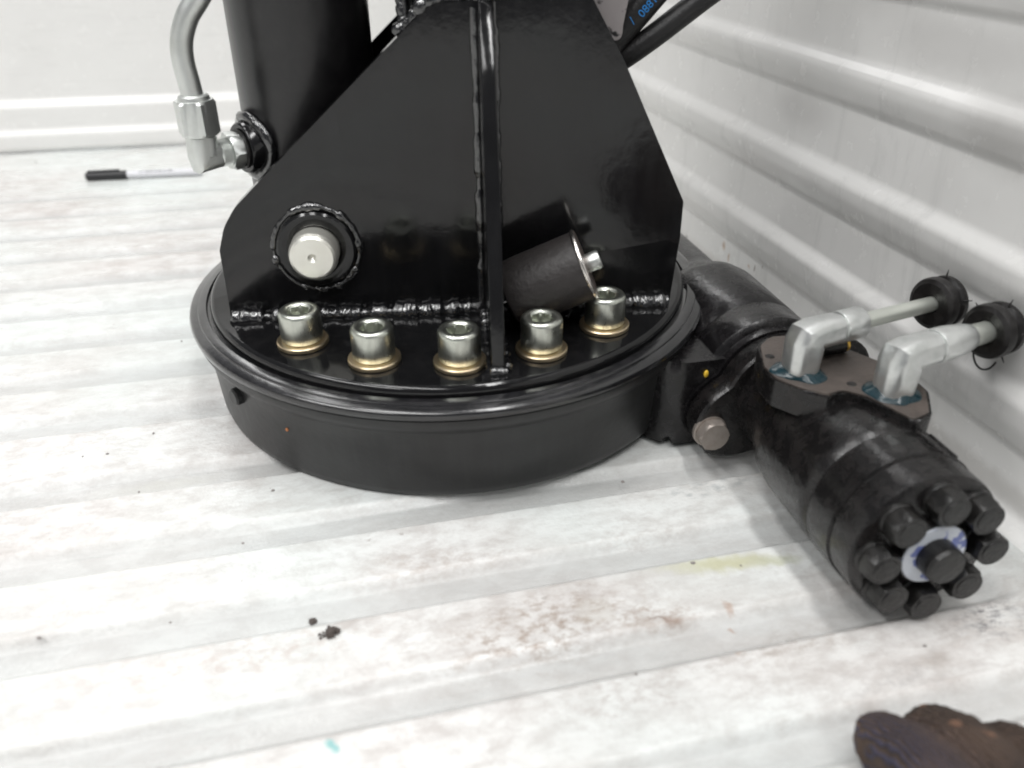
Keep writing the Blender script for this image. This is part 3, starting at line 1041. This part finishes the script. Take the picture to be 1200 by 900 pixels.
def build_motor():
    bm = bmesh.new()
    lathe(bm, [(0.012, 0.0050), (0.0172, 0.0050), (0.0178, 0.0058), (0.0180, 0.0108), (0.0360, 0.0112), (0.0388, 0.0135), (0.0392, 0.0160), (0.0392, 0.0285), (0.0385, 0.0292), (0.0385, 0.0300), (0.0400, 0.0308),
               (0.0402, 0.0490), (0.0394, 0.0498), (0.0392, 0.0506), (0.0400, 0.0516), (0.0402, 0.060), (0.0398, 0.100), (0.0380, 0.112), (0.0350, 0.120), (0.0325, 0.127), (0.0310, 0.133), (0.0310, 0.152)], 80, FM)
    motor = finish(bm, 'hydraulic_motor', M['cast'], crane, 40, W2C)
    # nameless ribs cast along the body
    for a in (-0.55, -0.30):
        bm = bmesh.new()
        p0 = FM @ Vector((0.0402 * math.sin(a), 0.0402 * math.cos(a), 0.031))
        p1 = FM @ Vector((0.0402 * math.sin(a), 0.0402 * math.cos(a), 0.051))
        tube(bm, [p0, p1], 0.0011, 10)
        finish(bm, 'casting_rib', M['cast'], motor, 60, W2C)
    # port block
    ol = [(0.1432, -0.1700), (0.1325, -0.1935), (0.1320, -0.2080), (0.1400, -0.2210), (0.1510, -0.2300), (0.1605, -0.2275), (0.1700, -0.2370), (0.1788, -0.2630), (0.1910, -0.2590), (0.2045, -0.2385),
          (0.2065, -0.2210), (0.2010, -0.2060), (0.1930, -0.1900), (0.1830, -0.1710), (0.1690, -0.1620), (0.1546, -0.1610)]
    ol = rounded(ol, {0: 0.008, 2: 0.010, 3: 0.012, 5: 0.006, 7: 0.004, 8: 0.006, 9: 0.01, 10: 0.012, 13: 0.01, 15: 0.008}, 4)
    bm = bmesh.new()
    prism(bm, ol, 'z', 0.069, PADZ - 0.0005, 0.0018, 2)
    finish(bm, 'port_block', M['cast'], crane, 35, W2C)
    bm = bmesh.new()
    cx = sum(p[0] for p in ol) / len(ol); cy = sum(p[1] for p in ol) / len(ol)
    pad = [(cx + (p[0] - cx) * 0.965, cy + (p[1] - cy) * 0.965) for p in ol]
    prism(bm, pad, 'z', PADZ - 0.0015, PADZ + 0.0004, 0.0003, 1)
    finish(bm, 'port_face', M['pad'], crane, 35, W2C)
    # web of the body below the block
    bm = bmesh.new()
    web = rounded([(0.146, -0.172), (0.141, -0.208), (0.156, -0.224), (0.178, -0.252), (0.192, -0.250), (0.198, -0.215), (0.184, -0.176)], 0.010, 4)
    prism(bm, web, 'z', 0.035, 0.0715, 0.004, 3)
    finish(bm, 'body_web', M['cast'], motor, 35, W2C)
    # eight cover bolts round the end cover
    proto = None
    for k in range(8):
        t = math.radians(k * 45 + 1.5)
        p = FM @ Vector((-0.0283 * math.cos(t), 0.0283 * math.sin(t), 0.0112))
        p = W2C @ p
        if proto is None:
            bm = bmesh.new()
            lathe(bm, [(0.0070, -0.002), (0.0088, -0.0018), (0.0092, -0.0008), (0.0092, 0.0014), (0.0084, 0.0022)], 32)
            hexagon(bm, 0.0080, 0.0020, 0.0112, None, 0.2, 36)
            lathe(bm, [(0.0066, 0.0110), (0.0058, 0.0118), (0.002, 0.0120)], 24)
            proto = finish(bm, 'cover_bolt', M['bolt_black'], motor, 30)
            b = proto
        else:
            b = proto.copy()
            C.objects.link(b)
            b.parent = motor
        rot = (W2C.to_3x3() @ frame((0, 0, 0), -AX).to_3x3()) @ Matrix.Rotation(0.4 + k * 0.8, 3, 'Z')
        b.matrix_local = Matrix.Translation(p) @ rot.to_4x4()
    bm = bmesh.new()
    lathe(bm, [(0.0030, 0.0044), (0.0162, 0.0044), (0.0166, 0.0048), (0.0166, 0.0054), (0.010, 0.0055)], 56, FM)
    finish(bm, 'label_disc', M['label'], motor, 35, W2C)
    bm = bmesh.new()
    F = frame(PE + AX * 0.0048, -AX)
    lathe(bm, [(0.0094, -0.001), (0.0098, 0.0006), (0.0098, 0.0085), (0.0088, 0.0102), (0.0030, 0.0106)], 40, F)
    finish(bm, 'centre_plug', M['bolt_black'], motor, 30, W2C)
    # yellow paint mark on the flange shoulder
    bm = bmesh.new()
    q = Vector((0.1285, -0.1430, 0.0535))
    bmesh.ops.create_icosphere(bm, subdivisions=2, radius=0.0021, matrix=Matrix.Translation(q) @ Matrix.Diagonal((0.8, 0.5, 1.25, 1)))
    finish(bm, 'yellow_mark', M['yellow_paint'], crane, 60, W2C)
    # small brass-ended screw lying across the pad between the fittings
    bm = bmesh.new()
    q0, q1 = Vector((0.1640, -0.1900, PADZ + 0.0046)), Vector((0.1850, -0.1890, PADZ + 0.0046))
    tube(bm, [q0, q1], 0.0045, 18)
    s = finish(bm, 'check_valve', M['cast'], crane, 35, W2C)
    bm = bmesh.new()
    tube(bm, [q1 + Vector((0.0002, 0, 0)), q1 + Vector((0.0024, 0.0001, 0))], 0.0036, 18)
    finish(bm, 'valve_tip', M['brass'], s, 35, W2C)
    # screw holes in the machined face
    for x, y in ((0.1425, -0.1850), (0.1690, -0.2230), (0.1940, -0.2120)):
        bm = bmesh.new()
        lathe(bm, [(0.0026, 0.0), (0.0024, 0.0003), (0.0003, 0.0004)], 18, Matrix.Translation((x, y, PADZ + 0.0004)))
        finish(bm, 'screw_plug', M['plastic'], crane, 40, W2C)


def build_fittings():
    h = Vector((0.978, 0.208, 0.0)).normalized()
    spec = [dict(r=0.0094, zc=0.1075, nut=0.0088, tube=0.0044, cone=None, end=0.101),
            dict(r=0.0098, zc=0.1075, nut=0.0094, tube=0.0060, cone=0.0080, end=0.070)]
    for i, (p, s) in enumerate(zip(PORTS, spec)):
        base = Vector((p[0], p[1], PADZ))
        top = Vector((p[0], p[1], s['zc']))
        sq = lambda a: min(1.11, 1.0 / max(abs(math.cos(a)), abs(math.sin(a))))
        bm = bmesh.new()
        path = [base, base + Vector((0, 0, 0.010)), top - Vector((0, 0, 0.004)), top - Vector((0, 0, 0.0012)) + h * 0.0012, top + h * 0.004, top + h * 0.0205]
        tube(bm, path, [s['r'] * 0.92, s['r'] * 0.97, s['r'] * 0.99, s['r'] * 0.98, s['r'] * 0.88, s['r'] * 0.84], 32, True, sq)
        el = finish(bm, 'elbow_fitting', M['galv'], crane, 32, W2C)
        F = frame(top + h * 0.0216, h)
        bm = bmesh.new()
        k = s['nut']
        if s['cone'] is None:
            lathe(bm, [(k * 0.86, -0.0014), (k * 0.86, 0.0), (k * 0.97, 0.0004), (k, 0.0012), (k, 0.0150), (k * 0.95, 0.0160), (s['tube'] + 0.0004, 0.0164)], 40, F)
        else:
            lathe(bm, [(k * 0.86, -0.0014), (k * 0.86, 0.0), (k * 0.97, 0.0004), (k, 0.0012), (k, 0.009), (k * 0.95, 0.014), (s['cone'], 0.022), (s['cone'] - 0.0010, 0.027)], 40, F)
        finish(bm, 'union_nut', M['galv'], el, 45, W2C)
        bm = bmesh.new()
        tube(bm, [top + h * 0.034, top + h * s['end']], s['tube'], 28)
        finish(bm, 'tube_stub', M['tube'], el, 40, W2C)
        # black plastic cap with a collar, pressed on the end of the tube
        F = frame(top + h * (s['end'] - 0.008), h)
        bm = bmesh.new()
        R = 0.0150
        lathe(bm, [(s['tube'] + 0.0003, 0.006), (s['tube'] + 0.0008, 0.0), (R * 0.80, -0.0012), (R * 0.96, 0.0), (R, 0.0015), (R, 0.0050), (R * 0.86, 0.0062), (R * 0.84, 0.0084), (R * 0.97, 0.0096), (R * 0.97, 0.0125), (R * 0.8, 0.0140), (0.002, 0.0142)], 48, F,
              False, True)
        cap = finish(bm, 'end_cap', M['plastic'], el, 35, W2C)
        # thin moulded strap hanging from the cap, and stray burrs
        bm = bmesh.new()
        x = F.to_3x3() @ Vector((1, 0, 0)); c0 = F @ Vector((0, 0, 0.004))
        up = Vector((0, 0, 1)); sd = h.cross(up)
        loop = []
        if i == 1:
            for q in range(17):
                t = math.pi * (1.12 + 0.76 * q / 16)
                loop.append(c0 + h * 0.002 + sd * (0.0075 * math.cos(t)) + up * (-0.0120 + 0.0115 * math.sin(t)))
            tube(bm, loop, 0.00055, 8)
        for q in range(5):
            t = 0.4 + q * 1.27 + i
            a_ = c0 + h * 0.005 + (sd * math.cos(t) + up * math.sin(t)) * R * 0.95
            tube(bm, [a_, a_ + (sd * math.cos(t) + up * math.sin(t)) * 0.0045 + h * 0.001], [0.0007, 0.0002], 6)
        finish(bm, 'cap_strap', M['plastic'], el, 60, W2C)
        # glossy teal sealant squeezed out round the thread
        bm = bmesh.new()
        rnd = random.Random(40 + i)
        n = 40
        rows = []
        ph = [rnd.uniform(0, 6.28) for _ in range(4)]
        for (rr, z) in ((0.0080, 0.0040), (0.0094, 0.0034), (0.0106, 0.0022), (0.0118, 0.0012), (0.0128, 0.0006), (0.0132, -0.0002)):
            rw = []
            for q in range(n):
                t = 2 * math.pi * q / n
                w = 1 + 0.10 * math.sin(2 * t + ph[0]) + 0.06 * math.sin(3 * t + ph[1]) + 0.025 * math.sin(7 * t + ph[2])
                zz = z * (1 + 0.15 * math.sin(3 * t + ph[3]))
                kk = 1 + (w - 1) * ((rr - 0.0080) / 0.004)
                rw.append((p[0] + rr * kk * math.cos(t), p[1] + rr * kk * math.sin(t), PADZ + 0.0004 + zz))
            rows.append(rw)
        loft(bm, rows, None, True, False, False)
        finish(bm, 'thread_sealant', M['sealant'], el, 60, W2C)


build_ring()
build_bolts()
build_plates()
build_pin()
build_cylinder()
build_hoses()
build_worm()
flange_bolt(0.1268, -0.1590, 0.0235)
build_motor()
build_fittings()


# ------------------------------------------------------------------ loose things
def build_buffer():
    # axis measured in the slewed frame, then brought to the floor frame
    A = (MT4 @ RZ)
    a = Vector((0.92, -0.04, 0.39)).normalized()
    right = Vector((0.0815, -0.0925, 0.1120))
    L = 0.050
    o = A @ (right - a * L)
    d = A.to_3x3() @ a
    t = empty('rubber_buffer', 'dark rubber buffer with steel end plate and stud, lying on the black disc', 'rubber buffer', o)
    F = frame((0, 0, 0), d)
    bm = bmesh.new()
    lathe(bm, [(0.006, 0.0), (0.0165, 0.0), (0.0190, 0.0012), (0.0203, 0.0045), (0.0207, 0.012), (0.0209, L - 0.0024)], 72, F)
    finish(bm, 'rubber_body', M['rubber'], t)
    bm = bmesh.new()
    lathe(bm, [(0.015, L - 0.0022), (0.0213, L - 0.0022), (0.0217, L - 0.0016), (0.0217, L - 0.0006), (0.0213, L)], 72, F, True, False)
    finish(bm, 'plate_rim', M['edge_steel'], t)
    bm = bmesh.new()
    lathe(bm, [(0.0212, L - 0.0008), (0.0211, L + 0.0001), (0.006, L + 0.0001)], 72, F)
    finish(bm, 'end_plate', M['plate_steel'], t)
    bm = bmesh.new()
    lathe(bm, [(0.0052, L), (0.0056, L + 0.0006), (0.0056, L + 0.0074), (0.0050, L + 0.0086), (0.002, L + 0.0088)], 32, F)
    finish(bm, 'stud', M['zinc'], t)


def build_pen():
    z = 0.0051
    p0 = Vector((-0.3330, 0.5530, z)); p2 = Vector((-0.2010, 0.5470, z))
    ax = (p2 - p0).normalized()
    t = empty('marker_pen', 'black and white marker pen lying on the floor near the back wall', 'pen', p0)
    F = frame((0, 0, 0), ax)
    bm = bmesh.new()
    lathe(bm, [(0.0036, 0.0), (0.0046, 0.001), (0.0049, 0.004), (0.0052, 0.040), (0.0053, 0.0455), (0.0049, 0.0463)], 32, F)
    cap = finish(bm, 'pen_cap', M['pen_cap'], t)
    bm = bmesh.new()
    up = Vector((0, 0, 1))
    tube(bm, [F @ Vector((0, 0, 0.003)) + up * 0.0058, F @ Vector((0, 0, 0.039)) + up * 0.0061], 0.0012, 10)
    finish(bm, 'clip', M['pen_cap'], cap)
    bm = bmesh.new()
    lathe(bm, [(0.0042, 0.0460), (0.0044, 0.047), (0.0045, 0.110), (0.0046, 0.122), (0.0042, 0.131), (0.0034, 0.132)], 32, F)
    body = finish(bm, 'pen_body', M['pen_white'], t)
    # a line of print too small to read
    bm = bmesh.new()
    rnd = random.Random(3)
    s = 0.062
    side = Vector((0, -0.62, 0.78))
    while s < 0.098:
        w = rnd.uniform(0.0012, 0.0026)
        for q in range(2):
            c0 = F @ Vector((0, 0, s)) + side.normalized() * 0.00462 + Vector((0, 0, 0.0007 * (q - 0.5)))
            bmesh.ops.create_cube(bm, size=1, matrix=Matrix.Translation(c0) @ Matrix.Diagonal((w, 0.0006, rnd.uniform(0.0008, 0.0018), 1)))
        s += w + rnd.uniform(0.0005, 0.0022)
    finish(bm, 'small_print', M['grey_ink'], body)


def build_glove():
    """work glove lying palm down: palm, four fingers and thumb fused into one continuous surface"""
    bm = bmesh.new()
    bmesh.ops.create_uvsphere(bm, u_segments=32, v_segments=20, radius=1, matrix=Matrix.Translation((0.0, -0.012, 0.021)) @ Matrix.Diagonal((0.041, 0.052, 0.019, 1)))
    bmesh.ops.create_uvsphere(bm, u_segments=32, v_segments=20, radius=1, matrix=Matrix.Translation((0.003, -0.062, 0.021)) @ Matrix.Diagonal((0.033, 0.050, 0.018, 1)))

    def finger(pts, rads):
        p = catmull(pts, 5)
        k = len(p) - 1
        rr = []
        for i in range(len(p)):
            t = i / k * (len(rads) - 1)
            j = min(int(t), len(rads) - 2)
            rr.append(rads[j] + (rads[j + 1] - rads[j]) * (t - j))
        tip = (p[-1] - p[-2]).normalized()
        for q in (0.45, 0.75, 0.95):
            p.append(p[k] + tip * rads[-1] * q)
            rr.append(rads[-1] * math.sqrt(1 - q * q))
        tube(bm, p, rr, 20)
    for bx, (tx, ty), rr in ((-0.029, (-0.0270, 0.0770), 0.0134), (-0.0095, (-0.0055, 0.0755), 0.0136), (0.0105, (0.0145, 0.0630), 0.0130), (0.0285, (0.0325, 0.0380), 0.0112)):
        finger([(bx, 0.010, 0.022), (bx * 0.7 + tx * 0.3, 0.012 + (ty - 0.012) * 0.35, 0.027), (bx * 0.3 + tx * 0.7, 0.012 + (ty - 0.012) * 0.72, 0.023), (tx, ty, 0.0125)], [rr * 1.15, rr * 1.05, rr, rr * 0.92])
    finger([(-0.026, -0.040, 0.020), (-0.048, -0.012, 0.021), (-0.0545, 0.016, 0.018), (-0.0510, 0.036, 0.0120)], [0.0155, 0.0145, 0.0125, 0.0112])
    me = bpy.data.meshes.new('glove_limbs')
    bmesh.ops.recalc_face_normals(bm, faces=bm.faces)
    bm.to_mesh(me)
    bm.free()
    o = bpy.data.objects.new('glove_limbs', me)
    C.objects.link(o)
    rm = o.modifiers.new('fuse', 'REMESH')
    rm.mode = 'VOXEL'
    rm.voxel_size = 0.0014
    sm = o.modifiers.new('smooth', 'SMOOTH')
    sm.factor = 0.5
    sm.iterations = 4
    dg = bpy.context.evaluated_depsgraph_get()
    gm = bpy.data.meshes.new_from_object(o.evaluated_get(dg))
    bpy.data.objects.remove(o)
    for pl in gm.polygons:
        pl.use_smooth = True
    gm.materials.clear()
    gm.materials.append(M['glove'])
    from mathutils import noise as mnoise
    gm.update()
    nr = [v.normal.copy() for v in gm.vertices]
    for v, nn in zip(gm.vertices, nr):
        k = 0.0011 * mnoise.noise(v.co * 95.0) + 0.0009 * mnoise.noise(v.co * 260.0) + 0.0005 * mnoise.noise(v.co * 620.0)
        v.co += nn * k
    zmin = min(v.co.z for v in gm.vertices)
    for v in gm.vertices:
        v.co.z -= zmin - 0.0005
    g = bpy.data.objects.new('work_glove', gm)
    C.objects.link(g)
    g.location = (0.1270, -0.4525, 0.0)
    g.rotation_euler = (0, 0, 0)
    bm = bmesh.new()
    rows = []
    for rx, rz, y in ((0.024, 0.018, -0.092), (0.031, 0.021, -0.094), (0.0325, 0.0225, -0.100), (0.033, 0.023, -0.128), (0.0335, 0.0232, -0.140), (0.031, 0.021, -0.141), (0.029, 0.019, -0.120)):
        rows.append([(0.006 + rx * math.cos(t) * (1 + 0.02 * (q % 2)), y, max(0.0008, 0.0225 + rz * math.sin(t) * (1 + 0.03 * (q % 2)))) for q, t in ((k, 2 * math.pi * k / 56) for k in range(56))])
    loft(bm, rows, None, True, True, True)
    finish(bm, 'cuff', M['glove'], g, 60)
    tag(g, 'dark brown knitted work glove with navy stripes, lying in the near right corner', 'glove')


def build_grit():
    def lump(seed, r, flat):
        rnd = random.Random(seed)
        bm = bmesh.new()
        bmesh.ops.create_icosphere(bm, subdivisions=2, radius=r)
        for v in bm.verts:
            k = rnd.uniform(0.68, 1.22)
            v.co = Vector((v.co.x * k, v.co.y * k, v.co.z * flat * k))
        return bm
    rnd = random.Random(12)
    bm = bmesh.new()
    for k in range(34):
        rr = abs(rnd.gauss(0, 0.0019))
        t = rnd.uniform(0, 6.283)
        q = rnd.uniform(0.0009, 0.0021) * (1.0 if rr < 0.0030 else 0.45)
        bmesh.ops.create_icosphere(bm, subdivisions=1, radius=q, matrix=Matrix.Translation((rr * math.cos(t) * 1.15, rr * math.sin(t), q * 0.5 + max(0, 0.0022 - rr) * 0.6)) @ Euler((rnd.uniform(0, 3), rnd.uniform(0, 3), 0)).to_matrix().to_4x4() @ Matrix.Diagonal((1.2, 0.9, 0.8, 1)))
    o = finish(bm, 'dirt_clump', M['grit'], None, 20)
    o.location = (-0.1099, -0.2500, 0.0004)
    tag(o, 'crumbly dark clump of dirt on the white floor in front of the black ring', 'dirt clump')
    o = finish(lump(5, 0.0022, 0.5), 'dirt_clump', M['grit'], None, 20)
    o.location = (-0.1180, -0.2400, 0.0007)
    tag(o, 'small dark dirt crumb just left of the bigger clump', 'dirt clump')
    spots = [(-0.2094, -0.1105), (-0.2324, -0.0642), (-0.2467, -0.0636), (-0.2069, -0.0462), (-0.2428, -0.2194), (0.079, -0.2447), (0.1028, -0.2526), 
             (-0.4068, 0.6512), (-0.1977, 0.0870), (-0.1340, -0.1272), (-0.1507, -0.1720), (0.0215, -0.3076), (0.0692, -0.1677), (0.1609, -0.3250), (-0.1841, -0.2239)]
    proto = finish(lump(9, 0.0013, 0.6), 'grit_crumb', simple('grey_grit', (0.24, 0.22, 0.21), 0.8), None, 20)
    for i, (x, y) in enumerate(spots):
        c = proto if i == 0 else proto.copy()
        if i:
            C.objects.link(c)
        c.location = (x, y, 0.0003)
        s = random.uniform(0.45, 1.05) * (1.8 if y > 0.5 else 1.0)
        c.scale = (s * random.uniform(0.8, 1.5), s * random.uniform(0.7, 1.1), s * 0.7)
        c.rotation_euler = (0, 0, random.uniform(0, 6))
        tag(c, 'tiny dark crumb of grit scattered on the white ribbed floor', 'grit', 'grit crumbs scattered on the floor')


build_buffer()
build_pen()
build_glove()
build_grit()
